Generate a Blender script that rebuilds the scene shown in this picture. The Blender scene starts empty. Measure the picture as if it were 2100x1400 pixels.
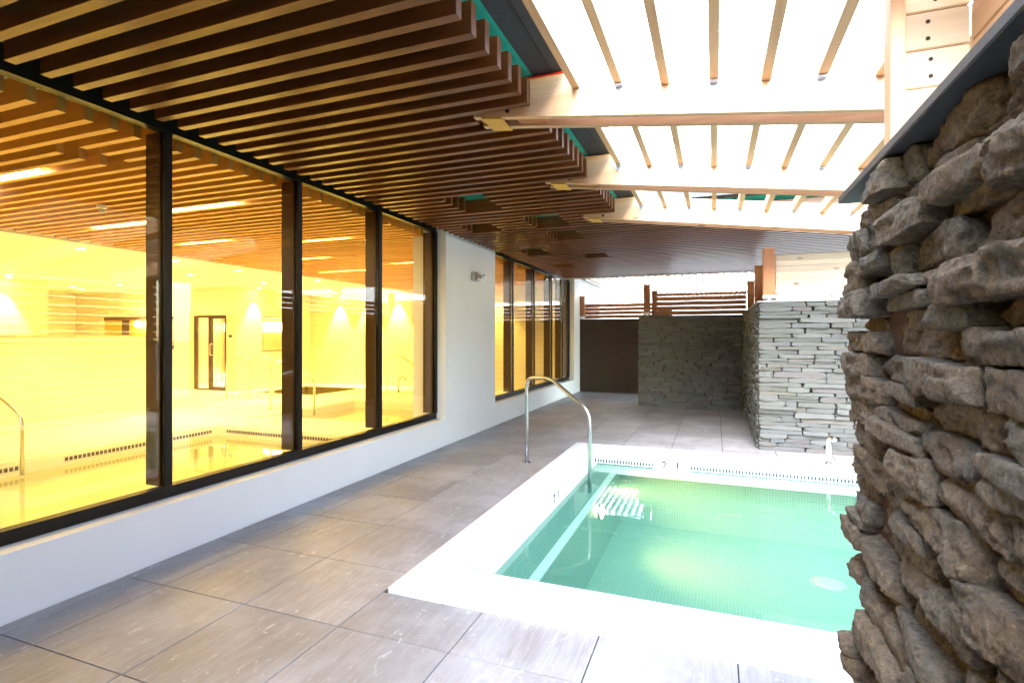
import bpy, bmesh, math, random
import numpy as np
from mathutils import Vector, Matrix, Euler
RND = random.Random(7)
S = bpy.context.scene
C = S.collection
R = math.radians

# ------------------------------------------------------------------ camera, sky, sun, exposure
cam = bpy.data.cameras.new('camera')
cam.sensor_width = 36.0
cam.lens = 36.0 * 1091 / 2100
cam.shift_y = -10 / 2100
cam.clip_start = 0.02
cam.clip_end = 2000
co = bpy.data.objects.new('camera', cam)
co.location = (0, 0, 1.45)
co.rotation_euler = (R(90), 0, R(20.83))
C.objects.link(co)
S.camera = co

SUN_DIR = Vector((0.12, -1.0, 1.0)).normalized()          # towards the sun
SUN_EL = math.asin(SUN_DIR.z)
SUN_AZ = math.atan2(SUN_DIR.x, SUN_DIR.y)
w = bpy.data.worlds.new('World')
S.world = w
w.use_nodes = True
nt = w.node_tree
sky = nt.nodes.new('ShaderNodeTexSky')
sky.sky_type = 'NISHITA'
sky.sun_disc = False
sky.sun_elevation = SUN_EL
sky.sun_rotation = SUN_AZ
sky.air_density = 1.5
sky.dust_density = 0.3
sky.ozone_density = 1.0
bgn = nt.nodes['Background']
bgn.inputs['Strength'].default_value = 0.15
nt.links.new(sky.outputs[0], bgn.inputs['Color'])

sl = bpy.data.lights.new('sun', 'SUN')
sl.energy = 1.4
sl.angle = R(45)
sl.color = (1.0, 0.98, 0.96)
so = bpy.data.objects.new('sun', sl)
so.rotation_euler = (-SUN_DIR).to_track_quat('-Z', 'Y').to_euler()
so.location = (3, -6, 12)
C.objects.link(so)

S.view_settings.view_transform = 'Standard'
S.view_settings.look = 'None'
S.view_settings.gamma = 1.0
S.view_settings.use_curve_mapping = False
S.view_settings.exposure = 4.05
S.render.engine = 'CYCLES'
S.cycles.use_denoising = True
S.cycles.adaptive_threshold = 0.015
S.cycles.max_bounces = 8
S.cycles.diffuse_bounces = 4
S.cycles.glossy_bounces = 4
S.cycles.transparent_max_bounces = 16
S.cycles.caustics_reflective = False
S.cycles.caustics_refractive = False
S.cycles.sample_clamp_indirect = 8.0

# ------------------------------------------------------------------ materials
MATS = {}
class N:
    """small helper round a node tree"""
    def __init__(s, name):
        s.m = bpy.data.materials.new(name)
        s.m.use_nodes = True
        s.t = s.m.node_tree
        s.p = s.t.nodes['Principled BSDF']
        s.out = s.t.nodes['Material Output']
        MATS[name] = s.m
    def n(s, kind, **kw):
        x = s.t.nodes.new('ShaderNode' + kind)
        for k, v in kw.items():
            if k in x.inputs: x.inputs[k].default_value = v
            else: setattr(x, k, v)
        return x
    def l(s, a, b):
        s.t.links.new(a, b)
    def obj(s, scale=(1, 1, 1), rand=True, world=False):
        tc = s.n('TexCoord')
        src = tc.outputs['Object']
        if world:
            g = s.n('NewGeometry'); src = g.outputs['Position']
        mp = s.n('Mapping')
        mp.inputs['Scale'].default_value = scale
        s.l(src, mp.inputs['Vector'])
        if rand:
            oi = s.n('ObjectInfo')
            mu = s.n('VectorMath', operation='SCALE')
            mu.inputs[0].default_value = (37, 53, 71)
            s.l(oi.outputs['Random'], mu.inputs['Scale'])
            s.l(mu.outputs[0], mp.inputs['Location'])
        return mp.outputs[0]
    def noise(s, vec, scale, detail=4, rough=.55, dist=0):
        x = s.n('TexNoise')
        x.inputs['Scale'].default_value = scale
        x.inputs['Detail'].default_value = detail
        x.inputs['Roughness'].default_value = rough
        x.inputs['Distortion'].default_value = dist
        s.l(vec, x.inputs['Vector'])
        return x.outputs['Fac']
    def ramp(s, fac, stops):
        x = s.n('ValToRGB')
        e = x.color_ramp.elements
        while len(e) < len(stops): e.new(.5)
        for k, (p, c) in enumerate(stops):
            e[k].position = p
            e[k].color = (*c, 1) if len(c) == 3 else c
        s.l(fac, x.inputs[0])
        return x.outputs[0]
    def mix(s, fac, a, b, mode='MIX'):
        x = s.n('MixRGB', blend_type=mode)
        for v, k in ((fac, 0), (a, 1), (b, 2)):
            if isinstance(v, (int, float)): x.inputs[k].default_value = v
            elif isinstance(v, tuple): x.inputs[k].default_value = (*v, 1)
            else: s.l(v, x.inputs[k])
        return x.outputs[0]
    def math(s, op, a, b=0.0):
        x = s.n('Math', operation=op)
        for v, k in ((a, 0), (b, 1)):
            if isinstance(v, (int, float)): x.inputs[k].default_value = v
            else: s.l(v, x.inputs[k])
        return x.outputs[0]
    def col(s, c):
        if isinstance(c, tuple): s.p.inputs['Base Color'].default_value = (*c, 1)
        else: s.l(c, s.p.inputs['Base Color'])
    def rough(s, r):
        if isinstance(r, (int, float)): s.p.inputs['Roughness'].default_value = r
        else: s.l(r, s.p.inputs['Roughness'])
    def bump(s, h, strength=.3, dist=.01):
        b = s.n('Bump')
        b.inputs['Strength'].default_value = strength
        b.inputs['Distance'].default_value = dist
        s.l(h, b.inputs['Height'])
        s.l(b.outputs[0], s.p.inputs['Normal'])

def m_plain(name, c, rough=.5, metal=0.0, noise=0.0, nscale=8.0, bump=0.0):
    a = N(name)
    if noise or bump:
        v = a.obj(rand=True)
        f = a.noise(v, nscale, 5)
        if noise:
            a.col(a.mix(f, tuple(x * (1 - noise) for x in c), tuple(min(1, x * (1 + noise)) for x in c)))
        else: a.col(c)
        if bump: a.bump(a.noise(v, nscale * 8, 4), bump, .004)
    else: a.col(c)
    a.rough(rough)
    a.p.inputs['Metallic'].default_value = metal
    return a.m

def m_wood(name, axis, c0, c1, rough=.45, knots=0.0, bump=.15, knotcol=(.08, .03, .012)):
    a = N(name)
    sc = [9.0, 9.0, 9.0]
    sc['xyz'.index(axis)] = .55
    v = a.obj(tuple(sc))
    g1 = a.noise(v, 3.0, 6, .6, .6)
    sc2 = [60.0, 60.0, 60.0]; sc2['xyz'.index(axis)] = 1.5
    v2 = a.obj(tuple(sc2))
    g2 = a.noise(v2, 2.0, 3, .6)
    f = a.math('ADD', a.math('MULTIPLY', g1, .65), a.math('MULTIPLY', g2, .35))
    c = a.ramp(f, [(.33, c0), (.66, c1)])
    oi = a.n('ObjectInfo')
    br = a.math('MULTIPLY_ADD', oi.outputs['Random'], .35)
    br.node.inputs[2].default_value = .82
    c = a.mix(1.0, c, br, 'MULTIPLY')
    if knots:
        sc3 = [6.0, 6.0, 6.0]; sc3['xyz'.index(axis)] = 2.6
        v3 = a.obj(tuple(sc3))
        vo = a.n('TexVoronoi', feature='F1')
        vo.inputs['Scale'].default_value = 1.0
        a.l(v3, vo.inputs['Vector'])
        k = a.ramp(vo.outputs['Distance'], [(.05, (1, 1, 1)), (.05 + .10 * knots, (0, 0, 0))])
        c = a.mix(a.math('MULTIPLY', k, .8), c, knotcol)
    a.col(c)
    a.rough(rough)
    if bump: a.bump(g2, bump, .002)
    return a.m

def m_glass(name, tint, f0=.045, rough=0.0, ripple=0.0, milk=None, milkfac=0.0, power=5.0, gain=.95):
    a = N(name)
    a.t.nodes.remove(a.p)
    tr = a.n('BsdfTransparent'); tr.inputs[0].default_value = (*tint, 1)
    gl = a.n('BsdfGlossy'); gl.inputs['Roughness'].default_value = rough
    lw = a.n('LayerWeight'); lw.inputs['Blend'].default_value = .5
    f = a.math('POWER', lw.outputs['Facing'], power)
    f = a.math('MULTIPLY_ADD', f, gain); f.node.inputs[2].default_value = f0
    f.node.use_clamp = True
    base = tr.outputs[0]
    if milk:
        df = a.n('BsdfDiffuse'); df.inputs[0].default_value = (*milk, 1)
        ts = a.n('BsdfTranslucent'); ts.inputs[0].default_value = (*milk, 1)
        m1 = a.n('MixShader'); m1.inputs[0].default_value = .45
        a.l(df.outputs[0], m1.inputs[1]); a.l(ts.outputs[0], m1.inputs[2])
        m0 = a.n('MixShader'); m0.inputs[0].default_value = milkfac
        a.l(base, m0.inputs[1]); a.l(m1.outputs[0], m0.inputs[2])
        base = m0.outputs[0]
    mx = a.n('MixShader')
    a.l(f, mx.inputs[0]); a.l(base, mx.inputs[1]); a.l(gl.outputs[0], mx.inputs[2])
    if ripple:
        v = a.obj(rand=False, world=True)
        b = a.n('Bump'); b.inputs['Strength'].default_value = ripple; b.inputs['Distance'].default_value = .02
        a.l(a.noise(v, 5.0, 2, .5), b.inputs['Height'])
        a.l(b.outputs[0], gl.inputs['Normal'])
    a.l(mx.outputs[0], a.out.inputs[0])
    return a.m

def m_emit(name, c, s):
    a = N(name)
    a.col((.8, .8, .8))
    a.p.inputs['Emission Color'].default_value = (*c, 1)
    a.p.inputs['Emission Strength'].default_value = s
    return a.m

# stone -----------------------------------------------------------------
def m_stone(name, fine):
    a = N(name)
    v = a.obj()
    oi = a.n('ObjectInfo')
    big = a.noise(v, 5.0 if fine else 9.0, 5, .6, .4)
    mid = a.noise(v, 24.0, 10 if fine else 6, .74 if fine else .65)
    fin = a.noise(v, 150.0, 6, .75)
    if fine:  # brown of its own, pushed warmer for the window light
        base = a.ramp(oi.outputs['Random'], [(0, (.155, .132, .098)), (.25, (.225, .175, .112)), (.5, (.255, .158, .078)), (.65, (.185, .125, .070)),
                                             (.85, (.15, .14, .118)), (1, (.285, .205, .112))])
    else:  # same stone, its colour tinted blue for the sky light
        base = a.ramp(oi.outputs['Random'], [(0, (.065, .08, .082)), (.2, (.125, .145, .142)), (.4, (.10, .09, .105)), (.55, (.125, .12, .10)),
                                             (.7, (.07, .09, .098)), (.85, (.145, .155, .155)), (1, (.095, .105, .112))])
    c = a.mix(a.math('MULTIPLY', a.ramp(big, [(.42, (0, 0, 0)), (.62, (1, 1, 1))]), 1.0 if fine else .35), base, (.22, .135, .062) if fine else (.11, .085, .06))
    c = a.mix(a.math('MULTIPLY', a.ramp(mid, [(.35, (0, 0, 0)), (.7, (1, 1, 1))]), .40), c, (.34, .31, .26) if fine else (.20, .21, .21))
    dk = a.noise(v, 14.0, 4, .6, .8)
    c = a.mix(a.math('MULTIPLY', a.ramp(dk, [(.56, (0, 0, 0)), (.72, (1, 1, 1))]), .6), c, (.055, .05, .045))
    if fine:
        sp = a.noise(v, 60.0, 8, .8)
        c = a.mix(a.ramp(sp, [(.40, (.75, .75, .75)), (.50, (0, 0, 0))]), c, (.07, .055, .04))
        c = a.mix(a.ramp(sp, [(.54, (0, 0, 0)), (.68, (.8, .8, .8))]), c, (.50, .40, .27))
    c = a.mix(a.math('MULTIPLY', fin, .35), c, (.10, .09, .08))
    a.col(c)
    a.rough(.88)
    hgt = a.math('ADD', a.math('MULTIPLY', mid, .6), a.math('MULTIPLY', fin, .35))
    a.bump(hgt, 1.0, .032 if fine else .012)
    return a.m
m_stone('stone_near', True)
m_stone('stone_far', False)
m_plain('mortar', (.06, .030, .014), .95, noise=.5, nscale=25, bump=.8)
m_plain('slate', (.040, .046, .058), .6, noise=.25, nscale=30, bump=.4)
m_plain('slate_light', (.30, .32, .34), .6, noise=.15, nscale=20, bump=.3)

# woods
m_wood('slat_wood', 'x', (.110, .030, .006), (.185, .062, .014), .36, bump=.05)
m_wood('slat_wood_lit', 'x', (.52, .23, .04), (.66, .33, .06), .45, bump=.05)  # indoor copy of the slat wood, brightened to take in the warm lamp light
m_wood('fir_x', 'x', (.52, .31, .16), (.66, .43, .25), .5, knots=.9)
m_wood('fir_y', 'y', (.52, .31, .16), (.66, .43, .25), .5, knots=.7)
m_wood('fir_z', 'z', (.52, .30, .15), (.66, .42, .24), .5, knots=.7)
m_wood('cedar_x', 'x', (.33, .115, .04), (.46, .19, .075), .5, knots=.5)
m_wood('cedar_y', 'y', (.33, .115, .04), (.46, .19, .075), .5, knots=.5)
m_wood('cedar_z', 'z', (.33, .115, .04), (.46, .19, .075), .5, knots=.5)
m_wood('pale_x', 'x', (.62, .46, .31), (.74, .60, .45), .55, knots=.9)
m_wood('pale_y', 'y', (.30, .24, .17), (.42, .35, .26), .55)
# others
m_plain('slat_end', (.035, .045, .06), .35)
m_plain('rail_black', (.012, .012, .013), .5)
m_plain('bronze', (.010, .0075, .0065), .4)
MATS['bronze'].node_tree.nodes['Principled BSDF'].inputs['Specular IOR Level'].default_value = 0.2
m_plain('bronze_in', (.055, .024, .009), .3)
m_plain('teal_soffit', (.03, .52, .44), .5, noise=.12, nscale=4)
m_plain('grey_soffit', (.045, .047, .055), .7, noise=.25, nscale=60, bump=.3)
m_plain('roof_dark', (.10, .10, .10), .9)
m_plain('brown_wall', (.030, .016, .008), .75, noise=.2, nscale=14, bump=.3)
m_plain('chrome', (.78, .79, .80), .12, 1.0)
m_plain('steel', (.62, .63, .65), .25, 1.0)
m_plain('zinc', (.60, .63, .68), .45, .3)
m_plain('brass_yellow', (.62, .36, .06), .5, .0, noise=.1)
m_plain('red_tape', (.55, .02, .01), .5)
m_plain('bolt_dark', (.03, .022, .018), .5, .6)
m_plain('grey_plastic', (.50, .50, .47), .4)
m_plain('red_print', (.35, .05, .05), .5)
m_plain('white_plastic', (.80, .81, .80), .35)
m_plain('drain_plastic', (.40, .44, .36), .5)
m_plain('channel', (.03, .075, .09), .4)
m_plain('ink', (.001, .001, .004), .9)
MATS['ink'].node_tree.nodes['Principled BSDF'].inputs['Specular IOR Level'].default_value = 0.0
m_plain('ground_dirt', (.16, .15, .13), .95, noise=.3)
m_plain('white_paint', (.78, .78, .76), .6)
m_plain('facade', (.80, .79, .77), .7, noise=.04, nscale=.3)
m_plain('facade_seam', (.50, .52, .55), .7)
m_plain('facade_slab', (.52, .66, .70), .6)
m_plain('facade_glass', (.55, .72, .70), .1)
m_plain('interior_white', (.80, .78, .72), .6)
m_plain('granite', (.55, .50, .40), .35, noise=.4, nscale=160)
m_plain('sauna_wood', (.50, .32, .14), .6, noise=.2, nscale=6)
m_plain('panel_dark', (.10, .06, .03), .4)
m_emit('lamp_warm', (1.0, .72, .30), 5.0)
m_emit('lamp_disc', (1.0, .72, .30), 8.0)
m_emit('lamp_pool', (1.0, .68, .30), 4.0)
m_glass('window_glass', (.93, .95, .93), .035, gain=.75)
m_glass('door_glass', (.95, .93, .88), .05)
m_glass('water', (.70, .90, .83), .02, 0.0, ripple=.03, milk=(.13, .36, .28), milkfac=.26, gain=.7)
m_glass('water_in', (.92, .94, .75), .04, 0.0, ripple=.04, milk=(.80, .75, .45), milkfac=.2)

def m_stucco():
    a = N('stucco')
    v = a.obj(rand=False, world=True)
    f = a.noise(v, 2.0, 6, .6)
    g = a.noise(v, 160.0, 3, .6)
    c = a.mix(f, (.73, .75, .77), (.80, .82, .84))
    sc = a.obj((6, 1.2, 6), rand=False, world=True)
    sp = a.ramp(a.noise(sc, 9.0, 5, .75), [(.70, (0, 0, 0)), (.76, (1, 1, 1))])
    c = a.mix(a.math('MULTIPLY', sp, .25), c, (.30, .30, .32))
    a.col(c); a.rough(.8); a.bump(g, .12, .003)
m_stucco()

def m_coping():
    a = N('coping_stone')
    v = a.obj(rand=True)
    g = a.noise(v, 190.0, 3, .7)
    f = a.noise(v, 3.0, 5, .6)
    c = a.ramp(g, [(.3, (.58, .58, .56)), (.6, (.72, .72, .70))])
    c = a.mix(a.math('MULTIPLY', a.ramp(f, [(.55, (0, 0, 0)), (.75, (1, 1, 1))]), .3), c, (.50, .50, .48))
    a.col(c); a.rough(.7); a.bump(g, .35, .004)
m_coping()

def m_tile():
    a = N('porcelain_tile')
    v = a.obj((14, 1.6, 14))
    g1 = a.noise(v, 1.6, 7, .65, .5)
    v2 = a.obj((70, 3.0, 70))
    g2 = a.noise(v2, 1.5, 4, .65)
    f = a.math('ADD', a.math('MULTIPLY', g1, .6), a.math('MULTIPLY', g2, .4))
    c = a.ramp(f, [(.30, (.185, .165, .160)), (.50, (.26, .243, .245)), (.72, (.34, .33, .335))])
    oi = a.n('ObjectInfo')
    br = a.math('MULTIPLY_ADD', oi.outputs['Random'], .22); br.node.inputs[2].default_value = .89
    c = a.mix(1.0, c, br, 'MULTIPLY')
    # limescale bloom and scuffs
    v3 = a.obj((1, 1, 1), rand=False, world=True)
    bl = a.noise(v3, 1.7, 5, .6, .3)
    c = a.mix(a.math('MULTIPLY', a.ramp(bl, [(.45, (0, 0, 0)), (.70, (1, 1, 1))]), .5), c, (.46, .46, .50))
    v4 = a.obj((3.2, 1.5, 1), rand=False, world=True)
    sf = a.ramp(a.noise(v4, 6.0, 8, .75, 1.2), [(.585, (0, 0, 0)), (.67, (1, 1, 1))])
    c = a.mix(a.math('MULTIPLY', sf, .55), c, (.66, .65, .66))
    a.col(c)
    a.rough(a.math('MULTIPLY_ADD', g1, .3)); 
    a.t.links[-1].from_node.inputs[2].default_value = .30
    a.bump(f, .12, .004)
m_tile()
m_plain('tile_joint', (.035, .038, .04), .9)

def m_mosaic(name, c, grout, pitch=.028, rough=.3):
    a = N(name)
    v = a.obj(rand=False, world=True)
    sep = a.n('SeparateXYZ'); a.l(v, sep.inputs[0])
    g = None
    geo = a.n('NewGeometry')
    nsep = a.n('SeparateXYZ'); a.l(geo.outputs['Normal'], nsep.inputs[0])
    for k in range(3):
        fr = a.math('FRACT', a.math('MULTIPLY', sep.outputs[k], 1 / pitch))
        d = a.math('LESS_THAN', a.math('ABSOLUTE', a.math('SUBTRACT', fr, .5)), .43)
        # ignore the axis along the normal
        ax = a.math('GREATER_THAN', a.math('ABSOLUTE', nsep.outputs[k]), .7)
        d = a.math('MAXIMUM', d, ax)
        g = d if g is None else a.math('MULTIPLY', g, d)
    wn = a.n('TexNoise'); wn.inputs['Scale'].default_value = 30
    a.l(v, wn.inputs['Vector'])
    cc = a.mix(wn.outputs['Fac'], tuple(x * .85 for x in c), tuple(min(1, x * 1.12) for x in c))
    a.col(a.mix(g, grout, cc))
    a.rough(rough)
    a.bump(g, .25, .002)
m_mosaic('pool_mosaic', (.185, .31, .265), (.32, .42, .37))
m_mosaic('dark_mosaic', (.14, .09, .04), (.5, .42, .25), .05)
def m_walltile():
    a = N('wall_tile')
    v = a.obj(rand=False, world=True)
    sep = a.n('SeparateXYZ'); a.l(v, sep.inputs[0])
    fr = a.math('FRACT', a.math('MULTIPLY', sep.outputs[2], 1 / .15))
    g = a.math('GREATER_THAN', fr, .045)
    st = a.obj((.6, .6, 30), rand=False, world=True)
    f = a.noise(st, 3.0, 4, .6)
    c = a.mix(f, (.66, .60, .48), (.78, .74, .64))
    a.col(a.mix(g, (.48, .42, .32), c)); a.rough(.45)
m_walltile()

# ------------------------------------------------------------------ geometry helpers
WL = {}                                   # world location of every object
CACHE = {}
def link(name, data, loc, parent=None, rot=None, scale=None):
    o = bpy.data.objects.new(name, data)
    C.objects.link(o)
    loc = Vector(loc)
    WL[o] = loc
    if parent is not None:
        o.parent = parent
        o.location = loc - WL[parent]
    else: o.location = loc
    if rot: o.rotation_euler = rot
    if scale: o.scale = scale
    return o
def tag(o, label=None, cat=None, group=None, kind=None):
    if label: o['label'] = label
    if cat: o['category'] = cat
    if group: o['group'] = group
    if kind: o['kind'] = kind
    return o
def thing(name, label, cat, loc, group=None):
    o = link(name, None, loc)
    o.empty_display_size = .1
    return tag(o, label, cat, group)
def setmat(me, mats):
    me.materials.clear()
    for x in (mats if isinstance(mats, (list, tuple)) else [mats]): me.materials.append(MATS[x])
def box_mesh(dx, dy, dz, mat, bevel=0.0, endmat=None, endaxis=0):
    key = (round(dx, 4), round(dy, 4), round(dz, 4), mat, bevel, endmat, endaxis)
    if key in CACHE: return CACHE[key]
    bm = bmesh.new()
    bmesh.ops.create_cube(bm, size=1)
    bmesh.ops.scale(bm, vec=(dx, dy, dz), verts=bm.verts)
    if bevel:
        bmesh.ops.bevel(bm, geom=bm.edges[:], offset=bevel, segments=1, profile=.5, affect='EDGES')
    if endmat:
        for f in bm.faces:
            if abs(f.normal[endaxis]) > .95: f.material_index = 1
    me = bpy.data.meshes.new('box')
    bm.to_mesh(me); bm.free()
    setmat(me, [mat, endmat] if endmat else mat)
    CACHE[key] = me
    return me
def box(name, x0, x1, y0, y1, z0, z1, mat, parent=None, bevel=0.0, **kw):
    me = box_mesh(x1 - x0, y1 - y0, z1 - z0, mat, bevel, kw.pop('endmat', None), kw.pop('endaxis', 0))
    return link(name, me, ((x0 + x1) / 2, (y0 + y1) / 2, (z0 + z1) / 2), parent, **kw)
def raw(name, verts, faces, mat, parent=None, smooth=False, origin=None):
    """verts in world space"""
    V = [Vector(v) for v in verts]
    if origin is None:
        origin = Vector((sum(v.x for v in V), sum(v.y for v in V), sum(v.z for v in V))) / len(V)
    origin = Vector(origin)
    me = bpy.data.meshes.new(name)
    me.from_pydata([v - origin for v in V], [], faces)
    setmat(me, mat)
    me.validate()
    bm = bmesh.new(); bm.from_mesh(me); bmesh.ops.recalc_face_normals(bm, faces=bm.faces[:]); bm.to_mesh(me); bm.free()
    if smooth:
        for p in me.polygons: p.use_smooth = True
    return link(name, me, origin, parent)
class MB:
    def __init__(s): s.v = []; s.f = []
    def box(s, x0, x1, y0, y1, z0, z1):
        b = len(s.v)
        s.v += [(x0, y0, z0), (x1, y0, z0), (x1, y1, z0), (x0, y1, z0), (x0, y0, z1), (x1, y0, z1), (x1, y1, z1), (x0, y1, z1)]
        s.f += [tuple(b + i for i in q) for q in ((3, 2, 1, 0), (4, 5, 6, 7), (0, 1, 5, 4), (1, 2, 6, 5), (2, 3, 7, 6), (3, 0, 4, 7))]
    def prism_xz(s, pts, y0, y1):
        b = len(s.v); n = len(pts)
        s.v += [(x, y0, z) for x, z in pts] + [(x, y1, z) for x, z in pts]
        s.f += [tuple(b + i for i in range(n)), tuple(b + n + i for i in reversed(range(n)))]
        s.f += [(b + i, b + (i + 1) % n, b + n + (i + 1) % n, b + n + i) for i in range(n)]
    def prism_xy(s, pts, z0, z1):
        b = len(s.v); n = len(pts)
        s.v += [(x, y, z0) for x, y in pts] + [(x, y, z1) for x, y in pts]
        s.f += [tuple(b + i for i in range(n)), tuple(b + n + i for i in reversed(range(n)))]
        s.f += [(b + i, b + (i + 1) % n, b + n + (i + 1) % n, b + n + i) for i in range(n)]
    def build(s, name, mat, parent=None, smooth=False):
        return raw(name, s.v, s.f, mat, parent, smooth)
def fillet(pts, rad, n=6):
    out = [Vector(pts[0])]
    for i in range(1, len(pts) - 1):
        a, b, c = Vector(pts[i - 1]), Vector(pts[i]), Vector(pts[i + 1])
        d1 = (a - b).normalized(); d2 = (c - b).normalized()
        r = min(rad, (a - b).length * .45, (c - b).length * .45)
        p1 = b + d1 * r; p2 = b + d2 * r
        for k in range(n + 1):
            t = k / n
            out.append((1 - t) ** 2 * p1 + 2 * t * (1 - t) * b + t * t * p2)
    out.append(Vector(pts[-1]))
    return out
def tube(name, pts, rad, mat, parent=None, seg=14, radii=None):
    P = [Vector(p) for p in pts]
    v = []; f = []
    up = Vector((0.13, 0.31, 1)).normalized()
    prev = None
    for i, p in enumerate(P):
        t = (P[min(i + 1, len(P) - 1)] - P[max(i - 1, 0)]).normalized()
        if prev is None:
            nrm = t.cross(up)
            if nrm.length < .05: nrm = t.cross(Vector((1, 0, 0)))
            nrm.normalize()
        else:
            nrm = (prev - t * prev.dot(t)).normalized()
        prev = nrm
        bn = t.cross(nrm)
        r = radii[i] if radii else rad
        for k in range(seg):
            a = 2 * math.pi * k / seg
            v.append(p + (nrm * math.cos(a) + bn * math.sin(a)) * r)
    for i in range(len(P) - 1):
        for k in range(seg):
            f.append((i * seg + k, i * seg + (k + 1) % seg, (i + 1) * seg + (k + 1) % seg, (i + 1) * seg + k))
    f.append(tuple(range(seg))); f.append(tuple(reversed(range((len(P) - 1) * seg, len(P) * seg))))
    return raw(name, v, f, mat, parent, True)
def lathe(name, prof, loc, mat, parent=None, axis='z', seg=20):
    """prof: list of (radius, height)"""
    v = []; f = []
    L = Vector(loc)
    def put(r, hgt, a):
        x, y = r * math.cos(a), r * math.sin(a)
        if axis == 'z': return L + Vector((x, y, hgt))
        if axis == 'x': return L + Vector((hgt, x, y))
        return L + Vector((x, hgt, y))
    for r, hgt in prof:
        for k in range(seg): v.append(put(max(r, 1e-4), hgt, 2 * math.pi * k / seg))
    n = len(prof)
    for i in range(n - 1):
        for k in range(seg):
            f.append((i * seg + k, i * seg + (k + 1) % seg, (i + 1) * seg + (k + 1) % seg, (i + 1) * seg + k))
    f.append(tuple(range(seg))); f.append(tuple(reversed(range((n - 1) * seg, n * seg))))
    return raw(name, v, f, mat, parent, False)
def text_mesh(name, body, size, mat, loc, rot, parent):
    cu = bpy.data.curves.new(name, 'FONT')
    cu.body = body; cu.size = size; cu.extrude = .0008; cu.offset = size * .02; cu.align_x = 'CENTER'; cu.align_y = 'CENTER'
    t = bpy.data.objects.new('t', cu); C.objects.link(t)
    dg = bpy.context.evaluated_depsgraph_get()
    me = bpy.data.meshes.new_from_object(t.evaluated_get(dg))
    bpy.data.objects.remove(t)
    setmat(me, mat)
    return link(name, me, loc, parent, rot=rot)

# numpy value noise
def _hash(i, j, k, s):
    n = (i * 374761393 + j * 668265263 + k * 1274126177 + s * 974634777) & 0xffffffff
    n = ((n ^ (n >> 13)) * 1274126177) & 0xffffffff
    return ((n ^ (n >> 16)) & 0xffff) / 65535.0
def vnoise(p, s=0):
    i = np.floor(p).astype(np.int64); f = p - i
    f = f * f * (3 - 2 * f)
    r = 0
    for a in (0, 1):
        for b in (0, 1):
            for c in (0, 1):
                wgt = (f[:, 0] if a else 1 - f[:, 0]) * (f[:, 1] if b else 1 - f[:, 1]) * (f[:, 2] if c else 1 - f[:, 2])
                r = r + wgt * _hash(i[:, 0] + a, i[:, 1] + b, i[:, 2] + c, s)
    return r * 2 - 1
TOPO = {}
def grid_cube(nx, ny, nz):
    key = (nx, ny, nz)
    if key in TOPO: return TOPO[key]
    idx = {}; V = []; F = []
    def vid(a, b, c):
        q = (a, b, c)
        if q not in idx:
            idx[q] = len(V); V.append((2 * a / nx - 1, 2 * b / ny - 1, 2 * c / nz - 1))
        return idx[q]
    for a in range(nx):
        for c in range(nz):
            F.append((vid(a, 0, c), vid(a + 1, 0, c), vid(a + 1, 0, c + 1), vid(a, 0, c + 1)))
            F.append((vid(a, ny, c + 1), vid(a + 1, ny, c + 1), vid(a + 1, ny, c), vid(a, ny, c)))
    for a in range(nx):
        for b in range(ny):
            F.append((vid(a, b + 1, 0), vid(a + 1, b + 1, 0), vid(a + 1, b, 0), vid(a, b, 0)))
            F.append((vid(a, b, nz), vid(a + 1, b, nz), vid(a + 1, b + 1, nz), vid(a, b + 1, nz)))
    for b in range(ny):
        for c in range(nz):
            F.append((vid(0, b, c + 1), vid(0, b + 1, c + 1), vid(0, b + 1, c), vid(0, b, c)))
            F.append((vid(nx, b, c), vid(nx, b + 1, c), vid(nx, b + 1, c + 1), vid(nx, b, c + 1)))
    TOPO[key] = (np.array(V), F)
    return TOPO[key]
def stone_mesh(wd, dp, ht, seed, res, mat, rough=1.0, nclip=17, clip=(.82, .99)):
    """split-faced stone: long along x, face towards -y, centred"""
    V, F = grid_cube(*res)
    rg = np.random.default_rng(seed)
    half = np.array([wd, dp, ht]) / 2
    P = V * half
    # tilt/bow of the split face
    fr = np.clip((-V[:, 1] + .2) / 1.2, 0, 1)
    tiltx, tiltz = rg.uniform(-.10, .10), rg.uniform(-.16, .16)
    P[:, 1] += fr * (tiltx * P[:, 0] + tiltz * P[:, 2])
    # outline that wanders
    P[:, 2] += (V[:, 2]) * ht * .05 * np.sin(V[:, 0] * rg.uniform(1.5, 4) + rg.uniform(0, 6))
    for _ in range(nclip):
        n = rg.normal(size=3) * np.array([.55, 1.0, .8])
        n[1] = -abs(n[1]) * .9
        if rg.random() < .25: n[0] *= 3
        n /= np.linalg.norm(n)
        sup = np.abs(n) @ half
        lim = sup * rg.uniform(*clip)
        d = P @ n - lim
        P -= np.outer(np.maximum(d, 0), n)
    # relief
    dirn = P / (half * 1.0)
    dirn /= (np.linalg.norm(dirn, axis=1, keepdims=True) + 1e-6)
    dirn = dirn * np.array([.5, 1.0, .7])
    sd = int(seed) % 9973
    amp = rough * min(ht, .1)
    rid = lambda q, k: 1 - 2 * np.abs(vnoise(q, k))
    off = .05 * amp * vnoise(P * 20, sd) + .055 * amp * rid(P * np.array([26, 30, 42]), sd + 1) + .05 * amp * rid(P * 85, sd + 4) + .035 * amp * vnoise(P * 170, sd + 2)
    # stepped cleavage
    off += .07 * amp * np.sign(vnoise(P * np.array([9, 20, 34]), sd + 3))
    P = P + dirn * off[:, None]
    me = bpy.data.meshes.new('stone')
    me.from_pydata(P.tolist(), [], F)
    for p in me.polygons: p.use_smooth = True
    setmat(me, mat)
    return me

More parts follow.
